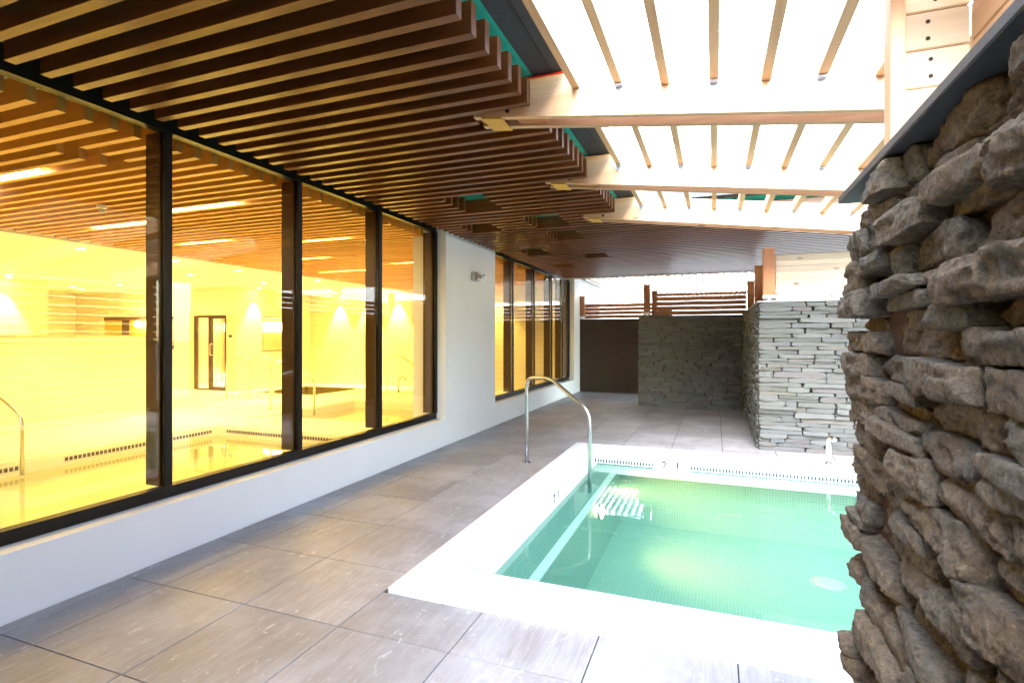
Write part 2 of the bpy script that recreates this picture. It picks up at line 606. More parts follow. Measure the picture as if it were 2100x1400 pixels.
# ------------------------------------------------------------------ ground, floor, tiles
WX = -3.35                       # face of the stucco wall
raw('ground', [(-300, -300, -1.4), (300, -300, -1.4), (300, 300, -1.4), (-300, 300, -1.4)], [(0, 1, 2, 3)], 'ground_dirt')
tag(bpy.data.objects['ground'], kind='structure')
PX0, PX1, PY0, PY1 = -1.385, 3.0, 2.945, 6.45        # pool opening
CX0, CY0, CY1, CX1 = -1.735, 2.57, 7.0, 3.35         # outer edge of the coping
fl = MB()
fl.box(-3.49, PX0 - .10, -2.5, 14.2, -.30, -.012)
fl.box(PX0 - .10, 5, -2.5, PY0 - .10, -.30, -.012)
fl.box(PX0 - .10, 5, PY1 + .10, 14.2, -.30, -.012)
fl.box(PX1 + .10, 5, PY0 - .10, PY1 + .10, -.30, -.012)
floor = tag(fl.build('floor', 'tile_joint'), kind='structure')
xs = [WX + .004, -3.003] + [-3.003 + .62 * k for k in range(1, 9)]
ys = [-2.29 + .644 * k for k in range(0, 27)]
ys = [1.54 + (.640 + .0018 * k) * k if k >= 0 else 1.54 + .64 * k for k in range(-6, 19)]
ys = [y for y in ys if y < 13.75] + [13.84]
G = .003
for i in range(len(xs) - 1):
    for j in range(len(ys) - 1):
        x0, x1, y0, y1 = xs[i] + G, xs[i + 1] - G, ys[j] + G, ys[j + 1] - G
        if x0 > .52 and (y1 < 2.2 or y0 > 7.6): continue
        rects = [(x0, x1, y0, y1)]
        # clip by the coping rectangle
        if x1 > CX0 and y1 > CY0 and y0 < CY1:
            rects = []
            if x0 < CX0 - .03: rects.append((x0, min(x1, CX0 - .004), y0, y1))
            xx0 = max(x0, CX0 - .004) if x0 < CX0 - .03 else x0
            if x0 < CX0 - .03: xx0 = CX0 + .002
            if y0 < CY0 - .03 and xx0 < x1 - .02: rects.append((xx0, x1, y0, CY0 - .004))
            if y1 > CY1 + .03 and xx0 < x1 - .02: rects.append((xx0, x1, CY1 + .004, y1))
        for q in rects:
            if q[1] - q[0] > .02 and q[3] - q[2] > .02:
                box('tile', *q, -.011, 0.0 + RND.uniform(-.0007, .0007), 'porcelain_tile', floor, bevel=.0012)

# ------------------------------------------------------------------ the outdoor pool
ZC = .03; ZW = -.088
pool = thing('plunge_pool', 'sunken outdoor plunge pool with white stone coping and green mosaic lining', 'pool', (.8, 4.7, 0))
def coping(x0, x1, y0, y1):
    box('coping_slab', x0, x1, y0, y1, -.009, ZC, 'coping_stone', pool, bevel=.006)
g = .0012
coping(CX0, PX0, CY0, 4.75 - g); coping(CX0, PX0, 4.75 + g, CY1)
coping(PX0 + .001, 1.0 - g, CY0, PY0); coping(1.0 + g, CX1, CY0, PY0)
coping(PX0 + .001, .55 - g, PY1, CY1); coping(.55 + g, CX1, PY1, CY1)
coping(PX1, CX1, PY0 + .001, PY1 - .001)
b = MB()
ZF = -.80
b.box(PX0 - .10, PX1 + .10, PY0 - .10, PY1 + .10, ZF - .1, ZF)             # floor
b.box(PX0 - .10, PX0 - .045, PY0 - .10, PY1 + .10, ZF + .001, -.031)
b.box(PX1 + .045, PX1 + .10, PY0 - .10, PY1 + .10, ZF + .001, -.031)
b.box(PX0 - .044, PX1 + .044, PY0 - .10, PY0 - .045, ZF + .001, -.031)
b.box(PX0 - .044, PX1 + .044, PY1 + .045, PY1 + .10, ZF + .001, -.031)
b.build('basin', 'pool_mosaic', pool)
box('step', PX0 - .044, -1.075, PY0 - .044, PY1 + .044, ZF + .001, -.150, 'pool_mosaic', pool)
box('nosing_strip', -1.140, -1.070, PY0 - .03, PY1 + .03, -.149, -.139, 'white_plastic', pool)
# pale stone ledge under the gutter
b = MB()
b.box(PX0 + .0, PX0 + .05, PY0, PY1, -.17, ZW + .006)
b.box(PX0 + .051, PX1, PY1 - .15, PY1 - .03, -.17, ZW - .010)
b.build('gutter_ledge', 'coping_stone', pool)
# gutter grating: square holes above, tall slots below
def grating(name, horiz, a0, a1, c, mat='white_plastic', parent=pool, z1=-.010, zmid=-.036, z0=ZW + .004, pitch=.034, bar=.012, t=.008):
    """bars along one edge of a pool; horiz: runs along x at y=c, else along y at x=c"""
    b = MB()
    def put(p0, p1, za, zb):
        if horiz: b.box(p0, p1, c - t, c, za, zb)
        else: b.box(c, c + t, p0, p1, za, zb)
    put(a0, a1, z1 - .010, z1); put(a0, a1, zmid - .006, zmid); put(a0, a1, z0 - .012, z0)
    n = int((a1 - a0) / pitch)
    for k in range(n + 1):
        p = a0 + (a1 - a0 - bar) * k / n
        put(p, p + bar, z0, zmid - .006); put(p, p + bar, zmid, z1 - .010)
    return b.build(name, mat, parent)
MX0, MX1 = -.665, -.27
grating('gutter_grate', True, PX0, MX0, PY1 + .012)
grating('gutter_grate', True, MX1, PX1, PY1 + .012)
MY0, MY1 = 4.62, 5.02
grating('gutter_grate', False, PY0, MY0, PX0 - .012)
grating('gutter_grate', False, MY1, PY1, PX0 - .012)
b = MB(); b.box(PX0 - .044, PX0 - .03, PY0, PY1, ZW - .03, .0); b.box(PX0, PX1, PY1 + .03, PY1 + .044, ZW - .03, .0)
b.build('gutter_channel', 'channel', pool)
# depth markers
d1 = box('depth_marker', MX0 + .002, MX1 - .002, PY1 + .002, PY1 + .012, ZW - .005, -.010, 'white_plastic', pool)
text_mesh('lettering', "2", .115, 'ink', (MX0 + .115, PY1 + .0008, -.055), (R(90), 0, 0), d1)
text_mesh('lettering', "'", .05, 'ink', (MX0 + .185, PY1 + .0008, -.028), (R(90), 0, 0), d1)
text_mesh('lettering', "1", .115, 'ink', (MX0 + .265, PY1 + .0008, -.055), (R(90), 0, 0), d1)
text_mesh('lettering', '"', .05, 'ink', (MX0 + .33, PY1 + .0008, -.028), (R(90), 0, 0), d1)
d2 = box('depth_marker', PX0 - .012, PX0 - .002, MY0 + .002, MY1 - .002, ZW - .005, -.010, 'white_plastic', pool)
text_mesh('lettering', "2", .11, 'ink', (PX0 - .0008, MY0 + .125, -.052), (R(90), 0, R(90)), d2)
text_mesh('lettering', "1", .11, 'ink', (PX0 - .0008, MY0 + .265, -.052), (R(90), 0, R(90)), d2)
box('gutter_lip', MX0 - .02, MX1 + .02, PY1 - .012, PY1 - .002, ZW - .02, ZW + .008, 'coping_stone', pool)
# drains and light
for (x, y) in ((.98, 5.55), (.86, 4.15)):
    dr = lathe('drain_cover', [(.13, 0), (.13, .012), (.10, .02), (.0, .022)], (x, y, ZF), 'drain_plastic', pool, seg=28)
    b = MB()
    for k in range(24):
        a = 2 * math.pi * k / 24
        b.prism_xy([(x + math.cos(a - .03) * .132, y + math.sin(a - .03) * .132), (x + math.cos(a + .03) * .132, y + math.sin(a + .03) * .132),
                    (x + math.cos(a) * .165, y + math.sin(a) * .165)], ZF + .001, ZF + .008)
    tag(b.build('drain_rim', 'drain_plastic', dr), kind='stuff')
pl = lathe('pool_light', [(.085, 0), (.085, .012), (.07, .02)], (-1.074, 5.30, -.30), 'steel', pool, axis='x', seg=24)
lathe('lens', [(.068, 0), (.06, .01), (.0, .014)], (-1.053, 5.30, -.30), 'lamp_pool', pl, axis='x', seg=24)
ld = bpy.data.lights.new('pool_lamp', 'SPOT')
ld.energy = 34; ld.color = (1.0, .56, .16); ld.shadow_soft_size = .10; ld.spot_size = R(150); ld.spot_blend = 1.0
lo = bpy.data.objects.new('pool_lamp', ld); C.objects.link(lo)
lo.location = (-1.02, 5.30, -.30); lo.rotation_euler = Vector((1, .30, .25)).to_track_quat('-Z', 'Y').to_euler()
raw('water', [(PX0 - .04, PY0 - .04, ZW), (PX1 + .04, PY0 - .04, ZW), (PX1 + .04, PY1 + .04, ZW), (PX0 - .04, PY1 + .04, ZW)], [(0, 1, 2, 3)], 'water')
tag(bpy.data.objects['water'], kind='structure')

# ------------------------------------------------------------------ handrails and spouts
def handrail(p_out, p_in, hgt, drop, zin, label, mat='steel', group=None, zbase=0.0, rad=.021, flange=True):
    t = thing('handrail', label, 'handrail', (p_out[0], p_out[1], zbase), group)
    a = Vector((p_out[0], p_out[1], 0)); c = Vector((p_in[0], p_in[1], 0))
    dr = (c - a)
    pts = [a + Vector((0, 0, zbase)), a + Vector((0, 0, zbase + hgt)), a + dr * .40 + Vector((0, 0, zbase + hgt * 1.02)),
           c + Vector((0, 0, zbase + hgt - drop)), c + Vector((0, 0, zin))]
    tube('rail', fillet(pts, .11), rad, mat, t)
    if flange:
        lathe('flange', [(.055, 0), (.055, .008), (.03, .018), (.022, .02)], (a.x, a.y, zbase), mat, t)
    return t
handrail((-2.025, 5.80), (-1.20, 5.40), .975, .30, -.15, 'stainless steel grab rail at the left edge of the outdoor pool', zbase=.0)
def spout(loc, dirn, hgt, label, mat='chrome', rad=.028, reach=.11):
    t = thing('water_spout', label, 'faucet', loc)
    L = Vector(loc); d = Vector((*dirn, 0)).normalized()
    pts = [L]
    r = reach / 2
    pts.append(L + Vector((0, 0, hgt - r)))
    for k in range(1, 9):
        a = math.pi * k / 8 * .83
        pts.append(L + Vector((0, 0, hgt - r)) + d * (r - r * math.cos(a)) + Vector((0, 0, r * math.sin(a))))
    tube('pipe', pts, rad, mat, t)
    lathe('flange', [(.045, 0), (.045, .006), (rad, .014)], loc, mat, t)
    return t
spout((1.19, 6.80, ZC), (.5, -1), .30, 'chrome water spout on the far coping of the outdoor pool')

# ------------------------------------------------------------------ spa building
GX = -3.50                       # glass line
bld = thing('spa_building', 'white stucco spa building with tall bronze framed windows along the left', 'building', (WX, 6, 0))
SILL = .352
YB = -2.5                        # wall start behind the camera
W1, W2a, W2b, WE = 6.32, 8.03, 13.30, 13.86
wl = MB()
wl.box(-3.62, WX, YB, W1, -.02, SILL)
wl.box(-3.85, WX, W1, W2a, -.02, 2.995)
wl.box(-3.62, WX, W2a, W2b, -.02, SILL)
wl.box(-3.85, WX, W2b, 16.5, -.02, 2.995)
wl.build('wall', 'stucco', bld)
def window(y0, y1, mulls, names):
    """dark aluminium curtain wall between y0 and y1"""
    zb, zt = SILL + .0005, 2.99
    fr = MB()
    fr.box(GX - .06, GX + .014, y0, y1, zb, zb + .075)
    fr.box(GX - .06, GX + .014, y0, y1, 2.845, 2.90)
    fr.box(GX - .055, GX + .01, y0, y1, 2.90, zt)
    w = fr.build('window', 'bronze', bld)
    edges = [y0] + mulls + [y1]
    for k, y in enumerate(mulls + [y1 - .028]):
        box('mullion', GX + .002, GX + .028, y - .028, y + .028, zb + .077, 2.843, 'bronze', w, bevel=.003)
        box('mullion_fin', GX - .165, GX - .022, y - .026, y + .026, zb + .078, 2.842, 'bronze_in', w, bevel=.003)
    for k in range(len(edges) - 1):
        box('pane', GX - .012, GX - .004, edges[k] + .001, edges[k + 1] - .001, zb + .076, 2.844, 'window_glass', w)
    b = MB(); b.box(GX - .12, GX - .061, y0, y1, zb, zb + .03); b.build('inner_sill', 'bronze_in', w)
    return w
window(YB, W1 - .002, [-1.11, .11, 1.33, 2.555, 3.785, 5.02], None)
window(W2a + .002, W2b - .002, [9.20, 10.45, 11.70, 12.62], None)
# roof slab (L-shaped, round the open pergola)
OX, OY = -.80, 6.28
b = MB()
L = [(-18.6, YB - .5), (OX, YB - .5), (OX, OY), (6.0, OY), (6.0, 13.95), (-3.2, 13.95), (-3.2, 16.5), (-18.6, 16.5)]
b.prism_xy(L, 3.021, 3.06)
b.build('roof_slab', 'roof_dark', bld)
b = MB()
b.prism_xy([(-3.35, YB), (-1.012, YB), (-1.012, 6.42), (6.0, 6.42), (6.0, 12.0), (-3.35, 12.0)], 3.0, 3.02)
b.build('soffit_membrane', 'teal_soffit', bld)
b = MB()
b.prism_xy([(-1.011, YB), (OX - .001, YB), (OX - .001, OY + .001), (6.0, OY + .001), (6.0, 6.419), (-1.011, 6.419)], 2.998, 3.02)
b.build('edge_panel', 'grey_soffit', bld)
box('edge_trim', OX - .10, OX - .085, YB, OY - .2, 2.990, 2.9975, 'rail_black', bld)
box('edge_flashing', OX + .11, 6.0, OY - .02, OY - .001, 2.999, 3.075, 'grey_soffit', bld)
box('far_fascia', -3.3, 6.0, 12.05, 12.08, 2.78, 3.07, 'white_paint', bld)
# emergency lamp unit on the pillar
lm = thing('wall_lamp', 'small grey emergency lamp box on the white pillar between the windows', 'lamp', (WX, 7.17, 2.33))
box('box', WX, WX + .075, 7.10, 7.24, 2.265, 2.40, 'grey_plastic', lm, bevel=.012)
cv = box('cover', WX + .081, WX + .105, 7.105, 7.235, 2.268, 2.397, 'grey_plastic', lm, bevel=.01)
box('seam', WX + .074, WX + .082, 7.108, 7.232, 2.272, 2.393, 'bolt_dark', lm)
box('print', WX + .104, WX + .1055, 7.115, 7.135, 2.295, 2.385, 'red_print', cv)
hd = lathe('lamp_head', [(.018, 0), (.022, .03), (.035, .05), (.036, .065), (.03, .075)], (WX + .10, 7.20, 2.335), 'chrome', lm, axis='x', seg=18)

# ------------------------------------------------------------------ slatted soffit outside
sof = thing('slatted_soffit', 'dark walnut slat soffit hanging over the pool terrace', 'ceiling', (-2.1, 5, 2.8))
ZS0, ZS1 = 2.80, 2.95
P0, PT, SW = 1.547, .1505, .05
holes = [(-2.52, -2.09, 4.60, 5.20), (-2.05, -1.635, 5.68, 6.30), (-2.93, -2.52, 5.80, 6.38), (-2.05, -1.66, 6.58, 7.18),
         (-2.90, -2.50, 7.84, 8.40), (-2.05, -1.66, 8.55, 9.05), (-2.90, -2.50, 9.55, 10.0)]
BY = [.05, 1.52, 2.99, 4.475, 5.945]                # front faces of the pergola beams
BXL = -1.392
k = -23
while True:
    y0 = P0 + PT * k
    k += 1
    if y0 > 11.95: break
    if y0 < YB + .1: continue
    x0, x1 = -3.25, -1.01
    if y0 > 6.40: x1 = 5.6
    for by in BY:
        if y0 + SW > by - .012 and y0 < by + .205: x1 = BXL - .006 if y0 < 6.40 else x1
    segs = [(x0, x1)]
    for (a, c, ya, yb) in holes:
        if y0 + .02 > ya and y0 + .02 < yb:
            new = []
            for (p, q) in segs:
                if a < q and c > p: new += [(p, a), (c, q)]
                else: new.append((p, q))
            segs = new
    for (p, q) in segs:
        box('slat', p, q, y0, y0 + SW, ZS0, ZS1, 'slat_wood', sof, endmat='slat_end', bevel=.0015)
for x in (-3.20, -2.30, -1.30):
    box('carrier_rail', x, x + .03, YB, 12.0, 2.951, 2.998, 'rail_black', sof)
for x in (.2, 1.8, 3.4):
    box('carrier_rail', x, x + .03, 6.44, 12.0, 2.951, 2.998, 'rail_black', sof)

# ------------------------------------------------------------------ pergola
per = thing('timber_pergola', 'pale fir pergola of doubled beams and rafters over the pool opening', 'pergola', (0, 3, 2.5))
SL = -.127
zb = lambda x: 2.802 + SL * (x - BXL)
BXR = 2.4
for i, by in enumerate(BY):
    bmn = None
    for j, yy in enumerate((by, by + .15)):
        t = MB()
        xa, xb = BXL, OX - .005
        top = lambda x: min(2.992, zb(x) + .255)
        pts = [(BXL, zb(BXL)), (BXR, zb(BXR)), (BXR, top(BXR)), (OX + .02, top(OX + .02)), (OX - .01, 2.985), (BXL, 2.985)]
        t.prism_xz(pts, yy, yy + .042)
        o = t.build('beam', 'fir_x', per)
        if j == 0: bmn = o
    if i < 2: continue
    def blk(name, xa, xb, dz0, dz1, mat):
        t = MB(); t.prism_xz([(xa, zb(xa) + dz0), (xb, zb(xb) + dz0), (xb, zb(xb) + dz1), (xa, zb(xa) + dz1)], by + .044, by + .148)
        return t.build(name, mat, bmn)
    blk('spacer_block', BXL + .002, BXL + .17, .02, .17, 'cedar_x')
    blk('spacer_block', BXL + .26, BXL + .44, .012, .17, 'cedar_x')
    t = MB(); xa, xb = BXL + .055, BXL + .185
    t.prism_xz([(xa, zb(xa) - .012), (xb, zb(xb) - .012), (xb, zb(xb) - .001), (xa, zb(xa) - .001)], by - .004, by + .196)
    t.build('end_plate', 'brass_yellow', bmn)
    for xo in (.035, .225):
        lathe('bolt', [(.013, 0), (.013, -.008), (.006, -.011)], (BXL + xo, by, zb(BXL + xo) + .055 - .02 * (xo > .1)), 'bolt_dark', bmn, axis='y', seg=10)
    if i == 2: box('tape', BXL + .36, OX - .02, by - .004, by - .0005, 2.976, 2.986, 'red_tape', bmn)
RX = [-.745 + .2475 * k for k in range(0, 13)]
for bi in range(len(BY)):
    y0 = BY[bi - 1] + .193 if bi > 0 else YB
    y1 = BY[bi] - .001
    for q, x in enumerate(RX):
        if x > BXR - .05: continue
        z0 = zb(x) + .158
        t = MB(); t.prism_xz([(x - .022, z0 + .0028), (x + .022, z0 - .0028), (x + .022, z0 + .087), (x - .022, z0 + .092)], y0, y1)
        rf = t.build('rafter', 'fir_y', per)
        if bi >= 2 and q % 2 == (1 if bi == 2 else 0):
            t = MB()
            t.prism_xz([(x - .075, z0 + .03), (x, z0 - .055), (x + .075, z0 + .02), (x + .03, z0 + .035), (x + .024, z0 - .004), (x - .024, z0 - .001), (x - .03, z0 + .04)], y1 - .003, y1 - .0005)
            t.box(x - .0215, x + .0215, y1 - .05, y1 - .003, z0 - .0065, z0 - .0035)
            t.build('joist_hanger', 'zinc', rf)
for q, x in enumerate(RX):
    z0 = zb(x) + .158
    t = MB(); t.prism_xz([(x - .022, z0 + .0028), (x + .022, z0 - .0028), (x + .022, z0 + .087), (x - .022, z0 + .092)], BY[-1] + .193, OY - .022)
    t.build('rafter', 'fir_y', per)

# ------------------------------------------------------------------ near screen behind the stone wall (right)
scr = thing('timber_screen', 'pale timber board screen standing on the near stone wall at the upper right', 'screen', (.6, 1.9, 1.9))
box('post', .482, .520, 1.850, 1.915, 1.898, 2.53, 'fir_z', scr, bevel=.002)
for q in range(6):
    z = 1.906 + .1125 * q - .052
    z0 = max(z, 1.899)
    bd = box('board', .5205, .694, 1.9155, 1.940, z0, z + .1095, 'pale_x', scr, bevel=.004)
    for zz in (.030, .080):
        if z + zz > 1.92:
            lathe('screw', [(.0062, 0), (.0062, -.001), (.0035, -.0011), (.003, -.0004)], (.603 + .012 * math.sin(z * 40), 1.9154, z + zz), 'bolt_dark', bd, axis='y', seg=10)
    box('board', .695, .719, .30, 1.914, z0, z + .1095, 'fir_y', scr, bevel=.004)
box('post', .7195, .758, .30, .365, 1.898, 2.53, 'fir_z', scr, bevel=.002)
box('post', .7195, .758, 1.80, 1.865, 1.898, 2.53, 'fir_z', scr, bevel=.002)

# ------------------------------------------------------------------ stone walls
def course_wall(parent, x0, x1, z0, z1, rows, lens, place, seed):
    """lay courses from z0 to z1 over a length x0..x1; calls place(u0,u1,za,zb,rng)"""
    rg = random.Random(seed)
    z = z0
    while z < z1 - .012:
        h = rg.uniform(*rows)
        if z + h > z1 - .02: h = z1 - z
        u = x0 - rg.uniform(0, .5) * lens[0]
        while u < x1:
            ln = rg.uniform(*lens) * (1.0 if rg.random() > .18 else .5)
            a, c = max(u, x0), min(u + ln, x1)
            if x1 - c < lens[0] * .35: c = x1
            if c - a > .02:
                if h > rows[0] * 1.55 and rg.random() < .38:
                    s = h * rg.uniform(.38, .62)
                    place(a, c, z, z + s, rg); place(a, c, z + s, z + h, rg)
                else: place(a, c, z, z + h, rg)
            u = c if c < x1 else x1 + 1
        z += h

# near wall: face towards -x
NX = .405
wn = thing('stone_wall', 'rugged brown stacked stone wall with dark slate cap close at the right', 'wall', (.62, 0, 0))
box('core', NX + .035, .86, -2.4, 1.885, -.01, 1.868, 'mortar', wn)
box('cap_slab', .371, .90, -2.45, 1.965, 1.873, 1.897, 'slate', wn, bevel=.003)
cnt = [0]; hidv = []; hidf = []
def place_near(a, c, za, zb_, rg):
    # a..c measured back from the free end (y = 1.93 - u)
    cnt[0] += 1
    ln, ht = (c - a) * rg.uniform(.95, 1.0), (zb_ - za) * rg.uniform(.91, 1.01)
    ya, yb = 1.93 - c, 1.93 - a
    vis = yb > .72 and zb_ > .25
    dp = rg.uniform(.15, .19)
    res = (max(10, min(44, int(ln / .0065))), 14, max(8, min(20, int(ht / .0055)))) if vis else (6, 3, 3)
    me = stone_mesh(ln, dp, ht, 1000 + cnt[0] * 7, res, 'stone_near', 1.0)
    out = rg.uniform(-.040, .040) + (.012 if ht > .06 else 0)
    yoff = rg.uniform(-.01, .04) if a < .01 else 0
    zz = min((za + zb_) / 2, 1.868 - ht / 2)
    loc = (NX - out + dp / 2, (ya + yb) / 2 + yoff, zz)
    rot = (rg.uniform(-.03, .03), rg.uniform(-.025, .025), R(-90) + rg.uniform(-.05, .05))
    if vis: link('stone', me, loc, wn, rot=rot)
    else:                                   # outside the view: joined into one part
        M = Matrix.Translation(loc) @ Euler(rot).to_matrix().to_4x4()
        b0 = len(hidv)
        hidv.extend(M @ v.co for v in me.vertices)
        hidf.extend(tuple(b0 + i for i in p.vertices) for p in me.polygons)
        bpy.data.meshes.remove(me)
course_wall(wn, 0, 2.55, 0.0, 1.868, (.042, .088), (.14, .40), place_near, 5)
tag(raw('hidden_stones', hidv, hidf, 'stone_near', wn), kind='stuff')

# cheap stones for the far walls: a set of shared meshes, scaled
FARM = [stone_mesh(1, .6, .26, 50 + i, (6, 2, 2), 'stone_far', .40, 9, (.90, 1.0)) for i in range(30)]
for me in FARM:
    for p in me.polygons: p.use_smooth = False
def far_stone(parent, x, y, z, ln, ht, rg, rot=0.0, dp=.15):
    i = rg.randrange(len(FARM))
    link('stone', FARM[i], (x, y, z), parent, rot=(0, rg.uniform(-.008, .008), rot), scale=(ln * .985, dp / .6, ht / .26 * .95))
# second wall (sunlit, faces the camera)
w2 = thing('stone_wall', 'sunlit blue grey stacked stone wall behind the far pool coping', 'wall', (1.5, 7.8, 0))
box('core', .60, 2.7, 7.58, 8.0, -.01, 1.88, 'mortar', w2)
box('core', .60, .98, 8.001, 11.49, -.01, 1.878, 'mortar', w2)
def place_w2(a, c, za, zb_, rg):
    o = rg.uniform(-.022, .022)
    far_stone(w2, (a + c) / 2, 7.575 + o, (za + zb_) / 2, c - a, zb_ - za, rg)
course_wall(w2, .53, 2.05, 0, 1.885, (.042, .082), (.20, .62), place_w2, 11)
# flank of the same wall, seen at a grazing angle: one joined part
side = []; sf = []
def place_side(a, c, za, zb_, rg):
    V, F = grid_cube(2, 1, 1)
    o = rg.uniform(-.02, .02)
    b0 = len(side)
    for p in V:
        side.append((.585 + o + p[1] * .06 + rg.uniform(-.008, .008), (a + c) / 2 + p[0] * (c - a) / 2 * 1.01, (za + zb_) / 2 + p[2] * (zb_ - za) / 2 * .97))
    for f in F: sf.append(tuple(b0 + i for i in f))
course_wall(w2, 7.62, 11.40, 0, 1.88, (.034, .072), (.13, .42), place_side, 12)
o = raw('flank_stones', side, sf, 'stone_far', w2); tag(o, kind='stuff')
box('cap_slab', .515, 2.7, 7.495, 7.93, 1.888, 1.906, 'slate_light', w2, bevel=.002)
box('cap_slab', .515, .98, 7.931, 11.40, 1.888, 1.906, 'slate_light', w2, bevel=.002)
# back wall (in shade)
w3 = thing('stone_wall', 'dark shaded stacked stone wall across the back of the terrace', 'wall', (-.5, 11.5, 0))
box('core', -1.44, .599, 11.50, 11.85, -.01, 1.86, 'mortar', w3)
def place_w3(a, c, za, zb_, rg):
    o = rg.uniform(-.022, .022)
    far_stone(w3, (a + c) / 2, 11.47 + o, (za + zb_) / 2, c - a, zb_ - za, rg)
course_wall(w3, -1.50, .56, 0, 1.87, (.042, .082), (.20, .60), place_w3, 21)
box('cap_slab', -1.49, .599, 11.43, 11.86, 1.872, 1.888, 'slate', w3, bevel=.002)
# brown rendered wall closing the passage
bw = thing('rendered_wall', 'plain dark brown rendered wall at the far end of the passage', 'wall', (-2.4, 13.95, 0))
box('panel', WX + .002, -1.0, 13.88, 14.08, -.01, 1.895, 'brown_wall', bw)
box('coping', WX + .002, -1.0, 13.86, 14.10, 1.8955, 1.915, 'slate', bw)

ew = thing('added_end_wall', 'added unseen dark brown wall behind the viewer that blocks sky light', 'wall', (-2.0, -1.4, 0))  # added out of view to keep sky light off the slat sides
box('panel', WX + .002, OX - .02, -1.5, -1.35, -.01, 2.79, 'brown_wall', ew)
box('panel', OX - .019, NX + .03, -1.5, -1.35, -.01, 1.9, 'brown_wall', ew)

# ------------------------------------------------------------------ timber fences on the walls
def post_base(par, x, y, z, s):
    b = MB()
    b.box(x - s / 2 - .004, x + s / 2 + .004, y - s / 2 - .004, y + s / 2 + .004, z + .03, z + .075)
    b.box(x - s * .15, x + s * .15, y - s * .3, y + s * .3, z, z + .03)
    b.box(x - s / 2, x + s / 2, y - s / 2, y + s / 2, z, z + .006)
    return b.build('post_base', 'zinc', par)
def fence(label, x0, x1, y, zb0, nb, posts, ztop, pitch=.0985, bh=.0905, mat='cedar_x', side=1):
    t = thing('slat_fence', label, 'fence', ((x0 + x1) / 2, y, zb0))
    for k in range(nb):
        box('board', x0, x1, y + .03, y + .055, zb0 + .012 + k * pitch, zb0 + .012 + k * pitch + bh, mat, t, bevel=.003)
    for x in posts:
        p = box('post', x - .062, x + .062, y - .095, y + .028, zb0 + .055, ztop, 'cedar_z', t, bevel=.004)
        post_base(p, x, y - .033, zb0, .124)
    return t
fence('cedar slat fence on top of the brown rendered wall', -3.25, -1.0, 13.96, 1.916, 4, [-3.285], 2.52)
f2 = fence('cedar slat fence on top of the dark back stone wall', -1.21, .60, 11.62, 1.889, 4, [-1.34, .675], 2.55)
box('board', -1.21, .60, 11.65, 11.675, 2.30, 2.362, 'cedar_x', f2, bevel=.003)
box('post', -1.25, -1.14, 11.69, 11.80, 1.89, 2.43, 'cedar_z', f2, bevel=.004)
t = thing('slat_fence', 'fence with large cedar posts and pale boards on top of the sunlit stone wall', 'fence', (1.2, 7.7, 1.9))
for (x, y, zt) in ((.655, 7.60, 2.585), (.68, 9.5, 2.60)):
    p = box('post', x - .068, x + .068, y - .065, y + .065, 1.965, zt, 'cedar_z', t, bevel=.005)
    post_base(p, x, y, 1.907, .136)
for k in range(8):
    box('board', .735, 2.7, 7.60, 7.63, 1.92 + k * .0725, 1.92 + k * .0725 + .0695, 'pale_x', t, bevel=.003)
for k in range(4):
    box('board', .745, .77, 7.67, 11.5, 1.92 + k * .0985, 1.998 + k * .0985, 'cedar_y', t, bevel=.003)

rs = thing('reflection_screen', 'added unseen slatted timber screen right of the pool for the window reflections', 'screen', (3.5, 4.5, 0))  # added out of view to cut sky reflections in the window glass
for q in range(22):
    box('board', 3.46, 3.485, 1.5, 7.45, .05 + .15 * q, .186 + .15 * q, 'cedar_y', rs)
for y in (1.55, 3.5, 5.45, 7.35):
    box('post', 3.486, 3.58, y - .045, y + .045, -.01, 3.4, 'cedar_z', rs)

# ------------------------------------------------------------------ beyond the back fences
can = thing('far_pergola', 'white painted open rafters beyond the back fence', 'pergola', (-.5, 16, 3))
for k in range(40):
    x = -3.6 + .165 * k
    box('rafter', x, x + .045, 14.02, 22.0, 2.96, 3.05, 'pale_y', can)
box('beam', -3.7, 3.1, 22.0, 22.1, 2.9, 3.1, 'white_paint', can)
for x in (-3.6, 3.0): box('post', x, x + .1, 22.0, 22.1, -1.4, 2.9, 'white_paint', can)
dc = thing('dome_camera', 'small white dome camera hanging beyond the slat soffit', 'camera', (-.96, 12.3, 2.9))
lathe('body', [(.05, 0), (.06, -.02), (.06, -.06), (.045, -.075)], (-.98, 12.3, 2.91), 'white_plastic', dc)
lathe('dome', [(.042, 0), (.038, -.03), (.02, -.045), (.0, -.05)], (-.98, 12.3, 2.835), 'panel_dark', dc)
lathe('stem', [(.018, 0), (.018, .15)], (-.98, 12.3, 2.91), 'white_plastic', dc)

hb = thing('apartment_building', 'tall white apartment block rising behind the pergola', 'building', (2, 26, -1.4))
box('wall', -14, 20, 26, 38, -1.4, 19, 'facade', hb)
for zz in (5.0, 8.2, 11.4, 14.6, 17.8): box('floor_band', -14, 20, 25.975, 25.998, zz, zz + .05, 'facade_seam', hb)
for xx in (-6, 2.6, 9): box('downpipe', xx, xx + .1, 25.88, 25.97, -1.4, 19, 'facade_glass', hb)
for zz in (5.4, 8.6, 11.8, 15.0):
    for xx in (-11.5, -4.6, -1.6, 4.4, 7.0, 12):
        wd = box('window', xx, xx + 1.3, 25.96, 25.998, zz + .6, zz + 2.1, 'white_paint', hb)
        box('pane', xx + .08, xx + 1.22, 25.95, 25.959, zz + .68, zz + 2.02, 'facade_glass', wd)
for zz in (8.3, 14.7):
    bl = box('balcony', -3.2, 1.9, 24.9, 25.97, zz, zz + .16, 'facade_slab', hb)
    box('railing', -3.2, 1.9, 24.9, 24.93, zz + .18, zz + 1.1, 'facade_glass', bl)

